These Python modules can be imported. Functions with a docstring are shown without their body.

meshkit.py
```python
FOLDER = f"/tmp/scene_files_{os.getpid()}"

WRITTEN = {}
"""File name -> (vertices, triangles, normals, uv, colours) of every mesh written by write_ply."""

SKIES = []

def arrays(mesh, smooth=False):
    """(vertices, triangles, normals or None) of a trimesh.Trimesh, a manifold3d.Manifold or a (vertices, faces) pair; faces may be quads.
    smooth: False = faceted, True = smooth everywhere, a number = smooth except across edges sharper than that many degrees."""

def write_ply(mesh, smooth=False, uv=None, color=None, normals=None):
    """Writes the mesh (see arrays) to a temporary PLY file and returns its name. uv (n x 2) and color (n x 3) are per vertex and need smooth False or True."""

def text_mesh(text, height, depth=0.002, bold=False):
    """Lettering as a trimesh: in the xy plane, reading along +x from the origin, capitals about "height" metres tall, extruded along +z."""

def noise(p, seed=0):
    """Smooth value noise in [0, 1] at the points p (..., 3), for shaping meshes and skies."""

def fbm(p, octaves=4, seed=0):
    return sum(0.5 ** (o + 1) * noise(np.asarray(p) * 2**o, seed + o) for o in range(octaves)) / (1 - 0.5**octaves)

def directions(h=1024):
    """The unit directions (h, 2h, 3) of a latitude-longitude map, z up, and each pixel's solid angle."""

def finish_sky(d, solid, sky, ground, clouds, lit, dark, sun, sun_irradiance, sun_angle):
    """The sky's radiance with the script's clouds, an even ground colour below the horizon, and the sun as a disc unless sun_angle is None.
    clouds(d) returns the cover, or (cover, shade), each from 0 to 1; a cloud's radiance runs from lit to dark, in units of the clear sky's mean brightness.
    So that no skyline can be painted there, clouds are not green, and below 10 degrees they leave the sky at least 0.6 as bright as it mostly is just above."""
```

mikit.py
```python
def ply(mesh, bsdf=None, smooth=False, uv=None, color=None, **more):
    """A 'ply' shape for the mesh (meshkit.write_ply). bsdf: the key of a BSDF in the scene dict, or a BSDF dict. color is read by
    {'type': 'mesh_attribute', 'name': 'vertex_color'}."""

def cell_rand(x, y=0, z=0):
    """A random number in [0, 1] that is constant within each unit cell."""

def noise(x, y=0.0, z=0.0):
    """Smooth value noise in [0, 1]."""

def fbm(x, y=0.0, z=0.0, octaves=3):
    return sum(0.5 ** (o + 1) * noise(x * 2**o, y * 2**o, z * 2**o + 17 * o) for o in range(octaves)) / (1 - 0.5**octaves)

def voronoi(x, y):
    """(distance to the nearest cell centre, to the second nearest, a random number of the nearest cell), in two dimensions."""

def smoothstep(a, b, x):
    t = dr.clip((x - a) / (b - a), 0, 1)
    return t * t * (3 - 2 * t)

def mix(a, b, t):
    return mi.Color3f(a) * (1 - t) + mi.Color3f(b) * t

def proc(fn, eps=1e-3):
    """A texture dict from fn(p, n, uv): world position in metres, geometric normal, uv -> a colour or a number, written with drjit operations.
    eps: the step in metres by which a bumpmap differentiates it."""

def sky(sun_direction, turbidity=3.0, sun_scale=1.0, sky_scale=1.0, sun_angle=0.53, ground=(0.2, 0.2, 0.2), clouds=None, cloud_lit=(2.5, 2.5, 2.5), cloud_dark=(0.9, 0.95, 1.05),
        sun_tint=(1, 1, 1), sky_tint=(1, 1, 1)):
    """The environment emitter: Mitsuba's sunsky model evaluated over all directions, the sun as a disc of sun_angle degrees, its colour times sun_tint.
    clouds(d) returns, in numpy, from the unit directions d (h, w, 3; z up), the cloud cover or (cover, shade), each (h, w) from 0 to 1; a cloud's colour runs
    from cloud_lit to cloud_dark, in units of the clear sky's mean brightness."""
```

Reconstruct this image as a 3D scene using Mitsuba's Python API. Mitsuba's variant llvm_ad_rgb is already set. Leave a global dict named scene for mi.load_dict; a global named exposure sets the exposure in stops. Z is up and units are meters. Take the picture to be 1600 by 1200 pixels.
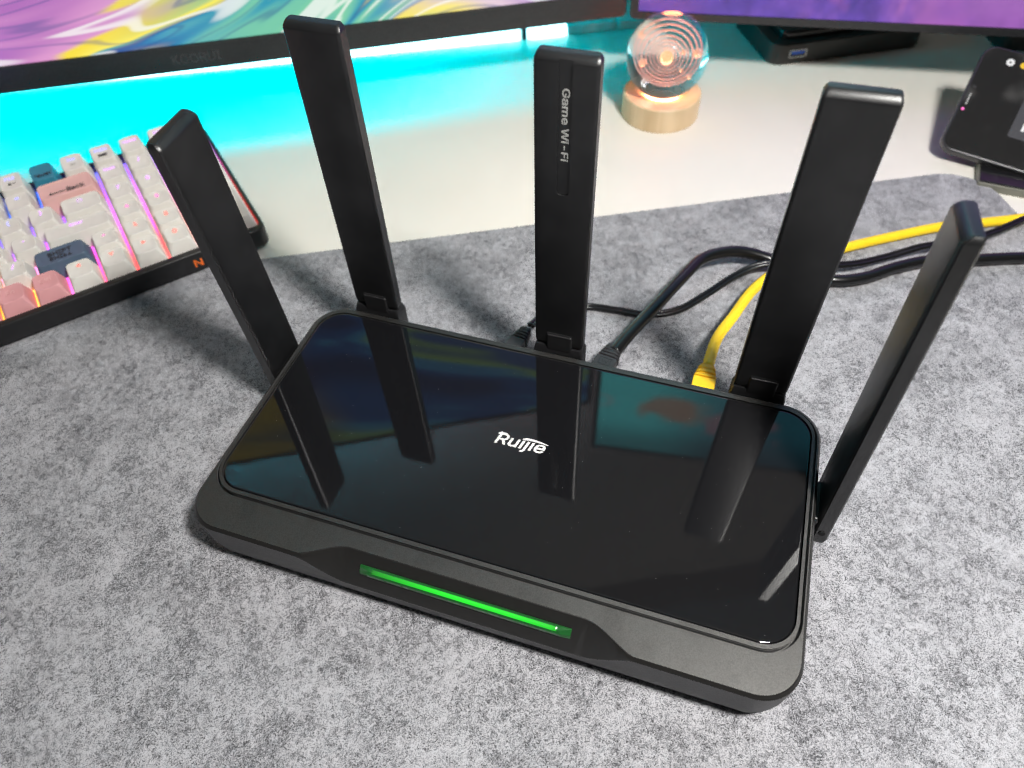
import math, random
import numpy as np, trimesh, mitsuba as mi, mikit, meshkit, drjit as dr
import manifold3d as m3
from shapely.geometry import Polygon, LineString, Point
from shapely import affinity
from mikit import proc, noise, fbm, voronoi, smoothstep, mix

T = mi.ScalarTransform4f
random.seed(7)
rng = np.random.default_rng(7)
scene, labels = {'type': 'scene'}, {}

# ------------------------------------------------------------------ camera, lights, exposure
CAM = np.array([0.06203, -0.22670, 0.29337])
FW = np.array([-0.22239, 0.59193, -0.77470]); UP = np.array([-0.22212, 0.74294, 0.63142])
scene['camera'] = {'type': 'thinlens', 'fov': 70.652, 'fov_axis': 'x', 'aperture_radius': 0.0014, 'focus_distance': 0.300,
                   'near_clip': 0.01, 'far_clip': 30.0,
                   'to_world': T().look_at(CAM.tolist(), (CAM + FW).tolist(), UP.tolist())}
exposure = 0.0
AMBIENT = (0.045, 0.044, 0.043)
MAIN = (300.0, 292.0, 279.0)
ADDED_UP_LIGHT = (31.0, 28.2, 24.0)
scene['room_light'] = {'type': 'constant', 'sampling_weight': 1.5, 'radiance': {'type': 'rgb', 'value': AMBIENT}}
def area(rgb, **k): return {'type': 'area', 'radiance': {'type': 'rgb', 'value': list(rgb)}, **k}
lamp_pos = np.array([0.28, -0.17, 0.61])
scene['work_lamp'] = {'type': 'rectangle', 'to_world': T().look_at(lamp_pos.tolist(), [0.08, -0.02, 0.0], [0, 1, 0]).scale([0.045, 0.045, 1]),
                      'emitter': area(MAIN, sampling_weight=4.0), 'bsdf': {'type': 'diffuse', 'reflectance': {'type': 'rgb', 'value': 0.5}}}
scene['added_uplight'] = {'type': 'rectangle', 'to_world': T().look_at([0.45, -0.35, 0.95], [0.40, 0.25, 1.7], [0, 1, 0]).scale([0.10, 0.10, 1]),
                    'emitter': area(ADDED_UP_LIGHT, sampling_weight=0.8), 'bsdf': {'type': 'diffuse', 'reflectance': {'type': 'rgb', 'value': 0.5}}}  # added lamp with no known source, for fill bounced off the ceiling
labels['added_uplight'] = {'label': 'added unseen square lamp filling the ceiling with warm light, outside the picture', 'category': 'lamp'}
labels['work_lamp'] = {'label': 'square white work lamp hanging over the right of the desk, outside the picture', 'category': 'lamp'}

# ------------------------------------------------------------------ materials
def rgb(*c): return {'type': 'rgb', 'value': list(c) if len(c) == 3 else [c[0]] * 3}
def pr(c, rough=0.5, spec=0.5, metal=0.0, **k):
    base = c if isinstance(c, dict) else rgb(*c)
    r = rough if isinstance(rough, dict) else float(rough)
    return {'type': 'twosided', 'b': {'type': 'principled', 'base_color': base, 'roughness': r, 'specular': float(spec), 'metallic': float(metal), **k}}
def bump(b, fn, scale=1.0, eps=2e-4):
    inner = b['b'] if b['type'] == 'twosided' else b
    return {'type': 'twosided', 'b': {'type': 'bumpmap', 't': proc(fn, eps), 'scale': float(scale), 'bsdf': inner}}
M = {}
def mat(name, b): scene['mat_' + name] = b; M[name] = 'mat_' + name

def felt_val(p):
    # matted fibres: short streaks lying in several directions, over clumps and flecks
    wx = fbm(p.x * 260, p.y * 260, 3.0) - 0.5
    wy = fbm(p.x * 260, p.y * 260, 9.0) - 0.5
    x, y = p.x + wx * 0.0036, p.y + wy * 0.0036
    a = noise((x * 0.80 + y * 0.60) * 1500, (-x * 0.60 + y * 0.80) * 3200, 1.5)
    b = noise((x * 0.26 - y * 0.97) * 1500, (x * 0.97 + y * 0.26) * 3400, 4.5)
    c = noise((x * 0.95 + y * 0.30) * 2200, (-x * 0.30 + y * 0.95) * 3900, 7.5)
    f = noise(p.x * 4000, p.y * 4000, 2.5)
    return a, b, c, f
def felt_col(p, n, uv):
    a, b, c, f = felt_val(p)
    g = fbm(p.x * 420, p.y * 420, 5.0)
    h = fbm(p.x * 75, p.y * 75, 8.0)
    v = 0.22 * a + 0.22 * b + 0.24 * c + 0.32 * f
    v = v + (g - 0.5) * 0.17 + (h - 0.5) * 0.14
    t = smoothstep(0.30, 0.66, v)
    col = mix((0.052, 0.052, 0.059), (0.43, 0.43, 0.455), t)
    fleck = smoothstep(0.80, 0.92, b * 0.5 + f * 0.5)
    return mix(col, (0.72, 0.72, 0.74), fleck * 0.55)
def felt_h(p, n, uv):
    a, b, c, f = felt_val(p)
    return (a + b + c) * 0.00012 + f * 0.00006
mat('felt', bump(pr(proc(felt_col), 0.95, 0.15, sheen=0.3), felt_h, 1.0, 1.5e-4))
mat('felt_fibre', pr((0.62, 0.62, 0.63), 0.9, 0.1))
mat('felt_fibre_dark', pr((0.10, 0.10, 0.11), 0.9, 0.1))
mat('desk', pr(proc(lambda p, n, uv: mix((0.695, 0.665, 0.610), (0.735, 0.705, 0.650), fbm(p.x * 14, p.y * 14, 2.0))), 0.32, 0.4))
mat('wall', pr((0.62, 0.61, 0.59), 0.8, 0.2))
mat('antenna', bump(pr(proc(lambda p, n, uv: mix((0.006, 0.0062, 0.0068), (0.011, 0.0112, 0.0122), smoothstep(0.3, 0.8, fbm(p.x * 60, p.y * 60, p.z * 60)))), 0.36, 0.62),
                    lambda p, n, uv: noise(p.x * 4000, p.y * 4000, p.z * 4000) * 0.00003, 1.0, 1e-4))
mat('black', pr((0.012, 0.012, 0.013), 0.38, 0.45))
mat('black_gloss', pr((0.010, 0.010, 0.011), 0.16, 0.5))
mat('gap', pr((0.004, 0.004, 0.004), 0.6, 0.2))
def shell_col(p, n, uv):
    g = noise(p.x * 3000, p.y * 3000, p.z * 3000)
    d = smoothstep(0.55, 0.8, fbm(p.x * 70, p.y * 70, 3.0))
    return mix((0.078, 0.077, 0.075), (0.106, 0.104, 0.101), g) * (1 - d * 0.12)
mat('shell', bump(pr(proc(shell_col), 0.49, 0.5, 0.95), lambda p, n, uv: noise(p.x * 2600, p.y * 2600, p.z * 2600) * 0.000022, 1.0, 1e-4))
mat('shell_side', pr(proc(lambda p, n, uv: mix((0.060, 0.060, 0.063), (0.080, 0.080, 0.083), noise(p.x * 2500, p.y * 2500, p.z * 2500))), 0.55, 0.45))
mat('recess', pr((0.013, 0.0125, 0.012), 0.34, 0.4))
def glass_col(p, n, uv):
    d, d2, r = voronoi(p.x * 150, p.y * 150)
    speck = dr.select((d < 0.020) & (r > 0.95), 0.6, 0.0)
    return mix((0.006, 0.006, 0.007), (0.30, 0.30, 0.29), speck)
mat('glass', pr(proc(glass_col), 0.035, 0.52))
mat('logo_white', pr((0.62, 0.61, 0.60), 0.4, 0.4))
mat('print_grey', pr((0.34, 0.34, 0.33), 0.4, 0.4))
mat('dust', pr((0.35, 0.34, 0.32), 0.9, 0.1))
mat('monitor_black', pr(proc(lambda p, n, uv: mix((0.017, 0.018, 0.02), (0.026, 0.027, 0.029), noise(p.x * 1500, p.y * 1500, p.z * 1500))), 0.34, 0.5))
mat('bezel_print', pr((0.055, 0.056, 0.060), 0.5, 0.4))
mat('screen', pr((0.02, 0.02, 0.02), 0.25, 0.4))
mat('white_plastic', pr((0.72, 0.72, 0.71), 0.4, 0.4))
def wood_col(p, n, uv):
    q = (p.x * 0.89 - p.y * 0.45)
    g = noise(q * 160 + fbm(p.x * 30, p.y * 30, p.z * 12) * 4.0, p.z * 18, 3.0)
    k = noise(q * 620, p.z * 30, 7.0)
    return mix((0.50, 0.36, 0.20), (0.70, 0.54, 0.35), g * 0.7 + k * 0.3)
mat('wood', pr(proc(wood_col), 0.5, 0.35))
mat('crystal', {'type': 'dielectric', 'int_ior': 1.50, 'ext_ior': 1.0})
mat('engraving', pr((0.85, 0.80, 0.78), 0.9, 0.1))
mat('yellow_cable', pr(proc(lambda p, n, uv: mix((0.80, 0.52, 0.012), (0.90, 0.63, 0.02), fbm(p.x * 90, p.y * 90, p.z * 90))), 0.38, 0.5))
mat('yellow_plug', pr((0.84, 0.50, 0.012), 0.42, 0.5))
mat('black_cable', pr((0.006, 0.006, 0.0065), 0.22, 0.5))
mat('plug_grey', pr((0.024, 0.024, 0.026), 0.42, 0.45))
mat('dock', pr((0.020, 0.020, 0.019), 0.42, 0.45))
mat('steel', pr((0.55, 0.55, 0.55), 0.3, 0.5, 0.9))
mat('usb_blue', pr((0.01, 0.10, 0.62), 0.4, 0.5))
mat('phone_frame', pr((0.04, 0.04, 0.045), 0.3, 0.5, 0.3))
mat('phone_glass', pr(proc(lambda p, n, uv: mix((0.010, 0.010, 0.011), (0.040, 0.040, 0.040), smoothstep(0.55, 0.85, fbm(p.x * 60, p.y * 60, p.z * 60)))), 0.12, 0.45))
mat('stand_olive', pr((0.15, 0.15, 0.125), 0.4, 0.4))
for nm, c in (('cap_cream', (0.68, 0.66, 0.61)), ('cap_pink', (0.66, 0.32, 0.33)), ('cap_rose', (0.69, 0.42, 0.39)), ('cap_slate', (0.075, 0.115, 0.17)), ('cap_teal', (0.03, 0.20, 0.29))):
    mat(nm, pr(c, 0.45, 0.4))
mat('ink', pr((0.02, 0.02, 0.022), 0.5, 0.3))
mat('ink_faint', pr((0.36, 0.35, 0.33), 0.5, 0.3))
mat('ink_rose', pr((0.70, 0.40, 0.40), 0.5, 0.3))
mat('orange_print', pr((0.75, 0.15, 0.02), 0.45, 0.4))
mat('plate', pr((0.5, 0.5, 0.5), 0.6, 0.3))

# ------------------------------------------------------------------ mesh helpers
def put(key, mesh, m, smooth=30, **k):
    base, i = key, 0
    while key in scene:
        i += 1; key = f'{base}_{i:03d}'
    scene[key] = mikit.ply(mesh, M[m] if isinstance(m, str) else m, smooth, **k)
    return key
def tag(key, label, cat=None, group=None, kind=None):
    labels[key] = {'label': label}
    if cat: labels[key]['category'] = cat
    if group: labels[key]['group'] = group
    if kind: labels[key]['kind'] = kind
def rr(w, d, r, n=8, cx=0.0, cy=0.0):
    """rounded rectangle ring (half sizes w, d), fixed number of points"""
    r = max(min(r, w, d), 1e-6); out = []
    for sx, sy, a0 in ((1, 1, 0), (-1, 1, 90), (-1, -1, 180), (1, -1, 270)):
        for k in range(n + 1):
            a = math.radians(a0 + 90 * k / n)
            out.append((cx + sx * (w - r) + r * math.cos(a), cy + sy * (d - r) + r * math.sin(a)))
    return np.array(out)
def loft(rings):
    """rings: list of (n,3) arrays, bottom to top, counter-clockwise seen from the far end; convex caps"""
    n = len(rings[0]); v = np.vstack(rings + [rings[0].mean(0)[None], rings[-1].mean(0)[None]]); f = []
    i = np.arange(n); j = (i + 1) % n
    for k in range(len(rings) - 1):
        a, b = k * n, (k + 1) * n
        f += [np.stack([a + i, a + j, b + j], 1), np.stack([a + i, b + j, b + i], 1)]
    c0, c1 = len(v) - 2, len(v) - 1; e = (len(rings) - 1) * n
    f += [np.stack([j, i, i * 0 + c0], 1), np.stack([e + i, e + j, i * 0 + c1], 1)]
    return trimesh.Trimesh(v, np.vstack(f), process=False)
def z3(ring, z): return np.column_stack([ring, np.full(len(ring), z)])
def slab(w, d, r, z0, z1, ch=0.001, chb=0.0, cx=0, cy=0, n=8):
    R = []
    if chb: R.append(z3(rr(w - chb, d - chb, r - chb, n, cx, cy), z0)); R.append(z3(rr(w, d, r, n, cx, cy), z0 + chb))
    else: R.append(z3(rr(w, d, r, n, cx, cy), z0))
    if ch:
        for a in (0, 30, 60, 90):
            s, c = math.sin(math.radians(a)), math.cos(math.radians(a))
            R.append(z3(rr(w - ch * (1 - c), d - ch * (1 - c), r - ch * (1 - c), n, cx, cy), z1 - ch * (1 - s)))
    else: R.append(z3(rr(w, d, r, n, cx, cy), z1))
    return loft(R)
def man(tm): return m3.Manifold(m3.Mesh(np.asarray(tm.vertices, np.float32), np.asarray(tm.faces, np.uint32)))
def unman(m):
    q = m.to_mesh(); return trimesh.Trimesh(q.vert_properties[:, :3], q.tri_verts, process=False)
def cat(*ms): return trimesh.util.concatenate(list(ms))
def xf(mesh, R=None, t=None):
    m = mesh.copy(); A = np.eye(4)
    if R is not None: A[:3, :3] = R
    if t is not None: A[:3, 3] = t
    m.apply_transform(A); return m
def frame(x, y, z=None):
    x = np.array(x, float); x /= np.linalg.norm(x); y = np.array(y, float); y -= x * (x @ y); y /= np.linalg.norm(y)
    return np.column_stack([x, y, np.cross(x, y)])
def rotv(v):
    a = np.linalg.norm(v); return trimesh.transformations.rotation_matrix(a, np.array(v) / a)[:3, :3] if a > 1e-9 else np.eye(3)
def rz(deg):
    a = math.radians(deg); return np.array([[math.cos(a), -math.sin(a), 0], [math.sin(a), math.cos(a), 0], [0, 0, 1]])
def box(cx, cy, cz, w, d, h, ch=0.0005): return xf(slab(w / 2, d / 2, max(ch, 1e-5) * 1.5, -h / 2, h / 2, ch, ch, n=3), t=(cx, cy, cz))
def spline(P, m=10):
    P = np.array(P, float); Q = np.vstack([2 * P[0] - P[1], P, 2 * P[-1] - P[-2]]); out = []
    for i in range(1, len(Q) - 2):
        for t in np.linspace(0, 1, m, endpoint=False):
            a, b, c, d = Q[i - 1:i + 3]
            out.append(0.5 * (2 * b + (c - a) * t + (2 * a - 5 * b + 4 * c - d) * t * t + (3 * b - a - 3 * c + d) * t ** 3))
    out.append(P[-1]); return np.array(out)
def tube(P, r, n=14, flat=1.0, side=0.0):
    """tube along the points; flat squashes it vertically, side shifts it sideways"""
    P = np.asarray(P, float); rings = []; t = np.gradient(P, axis=0); t /= np.linalg.norm(t, axis=1, keepdims=True)
    r = np.broadcast_to(r, len(P))
    for p, d, q in zip(P, t, r):
        s = np.cross(d, [0, 0, 1]); s /= np.linalg.norm(s); u = np.cross(s, d)
        a = np.linspace(0, 2 * np.pi, n, endpoint=False)
        rings.append(p + side * s + q * (np.cos(a)[:, None] * s + flat * np.sin(a)[:, None] * u))
    m = loft(rings); m.fix_normals(); return m
def torus(R, r, n=64, k=8, squash=1.0):
    a = np.linspace(0, 2 * np.pi, n, endpoint=False); b = np.linspace(0, 2 * np.pi, k, endpoint=False)
    A, B = np.meshgrid(a, b, indexing='ij')
    v = np.stack([(R + r * np.cos(B)) * np.cos(A), (R + r * np.cos(B)) * np.sin(A) * squash, r * np.sin(B)], -1).reshape(-1, 3)
    i, j = np.meshgrid(np.arange(n), np.arange(k), indexing='ij'); i2, j2 = (i + 1) % n, (j + 1) % k
    f = np.stack([i * k + j, i2 * k + j, i2 * k + j2, i * k + j2], -1).reshape(-1, 4)
    return trimesh.Trimesh(v, np.vstack([f[:, [0, 1, 2]], f[:, [0, 2, 3]]]), process=False)
def extr(poly, h):
    g = getattr(poly, 'geoms', [poly])
    return cat(*[trimesh.creation.extrude_polygon(q, h, engine='earcut') for q in g if q.area > 1e-12])
def lathe(prof, n=48):
    a = np.linspace(0, 2 * np.pi, n, endpoint=False)
    return loft([np.column_stack([r * np.cos(a), r * np.sin(a), np.full(n, z)]) for r, z in prof])

# ------------------------------------------------------------------ setting: desk, wall
DZ = -0.003
ANG = 29.22
E1 = np.array([math.cos(math.radians(ANG)), math.sin(math.radians(ANG))]); N1 = np.array([-E1[1], E1[0]])
RD = rz(ANG)
def D(s, n, z=0.0): return np.array([*(s * E1 + n * N1), z])
WALL_N = 0.440
put('desk', xf(slab(0.90, 0.47, 0.01, DZ - 0.025, DZ, 0.002, 0.002), RD, D(0.05, WALL_N - 0.475)), 'desk')
tag('desk', 'plain off white desk top under the grey felt mat', kind='structure')
put('wall', xf(box(0, 0, 0, 2.6, 0.02, 1.8, 0.001), RD, D(0.05, WALL_N + 0.011, 0.55)), 'wall', False)
tag('wall', 'pale wall behind the monitors', kind='structure')

put('ceiling', box(0.2, 0.0, 1.76, 3.6, 3.6, 0.04, 0.001), 'wall', False)
tag('ceiling', 'pale ceiling high over the desk', kind='structure')
# felt mat, rounded far right corner
MA = math.radians(27.04); ME = np.array([math.cos(MA), math.sin(MA)]); MN = np.array([-ME[1], ME[0]])
mo = ME * 0.3120 + MN * 0.1356
def mat_pt(a, b): return mo + ME * a + MN * b
w_, d_ = 0.42, 0.27
mat_mesh = xf(slab(w_, d_, 0.030, DZ + 0.0002, 0.0, 0.0008, n=14), rz(27.04), (*mat_pt(-w_, -d_), 0))
put('desk_mat', mat_mesh, 'felt', 25)
tag('desk_mat', 'mottled grey felt desk mat with a rounded corner under the router', 'desk mat')

# ------------------------------------------------------------------ router
R_ = 'wifi_router'
tag(R_, 'black wifi router with a mirror black top, five upright antennas and a green light bar', 'wifi router')
HW, Y0, Y1, ZT = 0.126, 0.001, -0.1332, 0.0280
cy = (Y0 + Y1) / 2; hd = (Y0 - Y1) / 2
rings = []
for z, ins in ((0.0035, 0.0075), (0.0045, 0.0028), (0.0062, 0.0012), (0.0120, 0.0003), (0.0200, 0.0), (ZT - 0.0015, 0.0), (ZT - 0.0012, 0.0002), (ZT - 0.0002, 0.0010), (ZT, 0.0013)):
    rings.append(z3(rr(HW - ins, hd - ins, 0.0165 - ins * 0.6, 12, 0, cy), z))
shell = man(loft(rings))
def bumpf(x):
    def ss(a, b, v):
        t = min(max((v - a) / (b - a), 0), 1); return t * t * (3 - 2 * t)
    return ss(-0.0735, -0.0500, x) * (1 - ss(0.0470, 0.0715, x))
def pocket(shift):
    rings = []
    for x in np.linspace(-0.0740, 0.0720, 90):
        ye = -0.1334 + 0.0092 * bumpf(x); k = 1.47
        # slope runs from the edge on the top face down to the rim; shift sinks it along the slope's normal
        zs = ZT - shift
        A = (ye + 0.01 / k, zs + 0.01); B = (ye - 0.03, zs - 0.03 * k); C = (ye - 0.03, zs + 0.01)
        rings.append(np.array([(x, *A), (x, *B), (x, *C)]))
    m = loft(rings); m.fix_normals(); return man(m)
cut = pocket(0.0); inlay_cut = pocket(0.0012)
inlay = (shell - cut) ^ inlay_cut
body = shell - inlay_cut - cut
# groove round the raised tray, and the seat of the glass
ring_o = m3.Manifold.extrude(m3.CrossSection([rr(0.1242, 0.0578, 0.0152, 12, 0, -0.0588)]), 0.02).translate((0, 0, ZT - 0.003))
ring_i = m3.Manifold.extrude(m3.CrossSection([rr(0.1230, 0.0570, 0.0144, 12, 0, -0.0588)]), 0.04).translate((0, 0, ZT - 0.01))
body = body - (ring_o - ring_i)
seat = m3.Manifold.extrude(m3.CrossSection([rr(0.1217, 0.0551, 0.0128, 12, 0, -0.0588)]), 0.02).translate((0, 0, ZT - 0.0022))
body = body - seat
bm = unman(body)
# split the housing into its metallic top face and its plain side wall
fc = bm.triangles_center; fn = bm.face_normals
top = (fn[:, 2] > 0.97) & (fc[:, 2] > ZT - 0.004)
band = (fn[:, 2] > 0.25) & (fn[:, 2] <= 0.97) & (fc[:, 2] > ZT - 0.0024)
def sub(mask):
    m = trimesh.Trimesh(bm.vertices, bm.faces[mask], process=False); m.remove_unreferenced_vertices(); return m
put(R_ + '__top_cover', sub(top), 'shell', False); labels[R_ + '__top_cover'] = {'label': 'satin dark grey top face'}
put(R_ + '__side_housing', sub(~top & ~band), 'shell_side', 40)
put(R_ + '__edge_band', sub(band), 'recess', 40); labels[R_ + '__edge_band'] = {'label': 'black bevelled edge under the top face'}
put(R_ + '__light_recess', unman(inlay), 'recess', 40); labels[R_ + '__light_recess'] = {'label': 'black scooped recess around the light bar'}
for sx in (-1, 1):
    for yy in (-0.022, -0.112):
        put(R_ + '__rubber_foot', lathe([(0.006, -0.0004), (0.007, 0.0004), (0.007, 0.0044)], 24).apply_translation((sx * 0.105, yy, 0)), 'gap')
# raised lip of the tray (a hair above the cover) and glass
lip = unman(m3.Manifold.extrude(m3.CrossSection([rr(0.1229, 0.0569, 0.0143, 12, 0, -0.0588)]), 0.0008).translate((0, 0, ZT + 0.0002))
            - m3.Manifold.extrude(m3.CrossSection([rr(0.1217, 0.0551, 0.0128, 12, 0, -0.0588)]), 0.02).translate((0, 0, ZT - 0.005)))
put(R_ + '__glass_frame', lip, 'shell', False)
gl = [z3(rr(0.1213 - i, 0.0547 - i, 0.0124 - i * .8, 14, 0, -0.0588), z) for z, i in ((ZT - 0.0018, 0), (ZT + 0.0001, 0), (ZT + 0.0006, 0.0003), (ZT + 0.0008, 0.0009))]
put(R_ + '__glass_panel', loft(gl), 'glass', 20); labels[R_ + '__glass_panel'] = {'label': 'mirror black glossy top panel'}
GZ = ZT + 0.0008
# wordmark
def wordmark():
    s = 0.0056
    m = meshkit.text_mesh('Ru\u0131\u0237\u0131e', s, 0.00012, bold=True)
    v = m.vertices; x0, x1 = v[:, 0].min(), v[:, 0].max()
    v[:, 0] = (v[:, 0] - x0) * (0.0224 / (x1 - x0)) + v[:, 1] * 0.26 - 0.0108
    m.vertices = v
    top_b = [(0.0014, 0.0055), (0.0030, 0.0061), (0.0062, 0.0061), (0.0098, 0.0056), (0.0130, 0.0049)]
    low_b = [(0.0128, 0.0045), (0.0098, 0.0048), (0.0060, 0.0050), (0.0010, 0.0047)]
    sw = extr(Polygon(top_b + low_b), 0.00012)
    hat = extr(Polygon([(-0.0101, 0.0056), (-0.0092, 0.0063), (-0.0062, 0.0061), (-0.0062, 0.0049), (-0.0106, 0.0049)]), 0.00012)
    return cat(m, sw, hat)
put(R_ + '__logo', xf(wordmark(), rz(0.6), (-0.0004, -0.0583, GZ + 0.00004)), 'logo_white', False)
labels[R_ + '__logo'] = {'label': 'white slanted wordmark printed on the glass'}
# light bar: clear lens with a lit core
SL = np.array([0, -0.5624, -0.8268]); NL = np.array([0, -0.8268, 0.5624])      # down the slope, out of the slope
def lens(x0, x1, prof, end):
    rings = []
    for x, k in ((x0, 0.35), (x0 + end, 1.0), (x1 - end, 1.0), (x1, 0.35)):
        c = np.array([x, -0.1284, 0.0220])
        rings.append(np.array([c + SL * a + NL * (b * (k if b > 0 else 1)) for a, b in prof]))
    m = loft(rings); m.fix_normals(); return m
def green(p, n, uv):
    t = dr.clip((p.x + 0.0445) / 0.088, 0, 1)
    e = smoothstep(0.0, 0.10, t) * (1 - smoothstep(0.90, 1.0, t))
    m_ = 0.30 + 0.70 * smoothstep(0.0, 0.45, t) * (1 - 0.35 * smoothstep(0.7, 1.0, t))
    return mi.Color3f(0.004, 0.80, 0.015) * (e * m_ * 1.15)
bar = lens(-0.0445, 0.0435, [(-0.0021, -0.0008), (0.0021, -0.0008), (0.0021, 0.0010), (0.0007, 0.0019), (-0.0011, 0.0017), (-0.0021, 0.0008)], 0.004)
put(R_ + '__light_bar', bar, pr((0.012, 0.085, 0.02), 0.10, 0.6), False)
labels[R_ + '__light_bar'] = {'label': 'glowing green light bar with clear ends'}
q = lens(-0.0415, 0.0405, [(-0.0018, 0.0009), (-0.0004, 0.0014), (-0.0004, 0.0020), (-0.0011, 0.00185), (-0.0018, 0.0012)], 0.003)
put(R_ + '__light_bar__lit_core', q, 'screen', False, uv=np.zeros((len(q.vertices), 2)) + rng.random((len(q.vertices), 2)))
scene[R_ + '__light_bar__lit_core']['emitter'] = {'type': 'area', 'radiance': proc(green), 'sampling_weight': 0.06}

# antennas ------------------------------------------------------------
AL, AW, AT = 0.1445, 0.0238, 0.0066
def blade(groove=False, taper=True):
    """stands along +z, wide along x, front face at y = -AT/2"""
    def ring(w, t, c, yo=0.0):
        return np.array([(w - c, -t + yo), (w, -t + c + yo), (w, t - c * .6 + yo), (w - c * .6, t + yo), (-w + c * .6, t + yo), (-w, t - c * .6 + yo), (-w, -t + c + yo), (-w + c, -t + yo)])
    w, t, c = AW / 2, AT / 2, 0.0013
    R = [z3(ring(w * 0.97, t * 0.55, c * .5), 0.0), z3(ring(w * 0.99, t * 0.85, c * .8), 0.0010), z3(ring(w, t, c), 0.0028), z3(ring(w, t, c), AL - 0.0030),
         z3(ring(w - 0.0001, t - 0.0002, c, 0.0002), AL - 0.0020), z3(ring(w - 0.0005, t - 0.0007, c, 0.0006), AL - 0.0009), z3(ring(w - 0.0010, t - 0.0013, c * .9, 0.0010), AL - 0.0002), z3(ring(w - 0.0016, t - 0.0018, c * .8, 0.0012), AL)]
    m = loft(R)
    if groove:
        c = man(m)
        g = Polygon(rr(0.0025, 0.030, 0.0020, 8)); g = affinity.translate(g, 0, AL - 0.026)
        tool = man(extr(g, 0.003)); tool = tool.transform(np.array([[1, 0, 0, 0], [0, 0, -1, -AT / 2 + 0.0008], [0, 1, 0, 0]], float))
        m = unman(c - tool)
    return m
hinge_k = cat(box(0.0006, -AT / 2 + 0.0012, 0.0030, 0.0125, 0.0046, 0.0105, 0.0006), xf(trimesh.creation.cylinder(0.0021, 0.0122, sections=20), frame([0, 1, 0], [0, 0, 1]), (0.0006, -AT / 2 + 0.0016, 0.0078)))
neck = loft([z3(rr(0.0124, 0.0050, 0.001, 3), -0.015), z3(rr(0.0124, 0.0050, 0.001, 3), -0.0040), z3(rr(0.0116, 0.0038, 0.001, 3), -0.0004)])
ants = []
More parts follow.
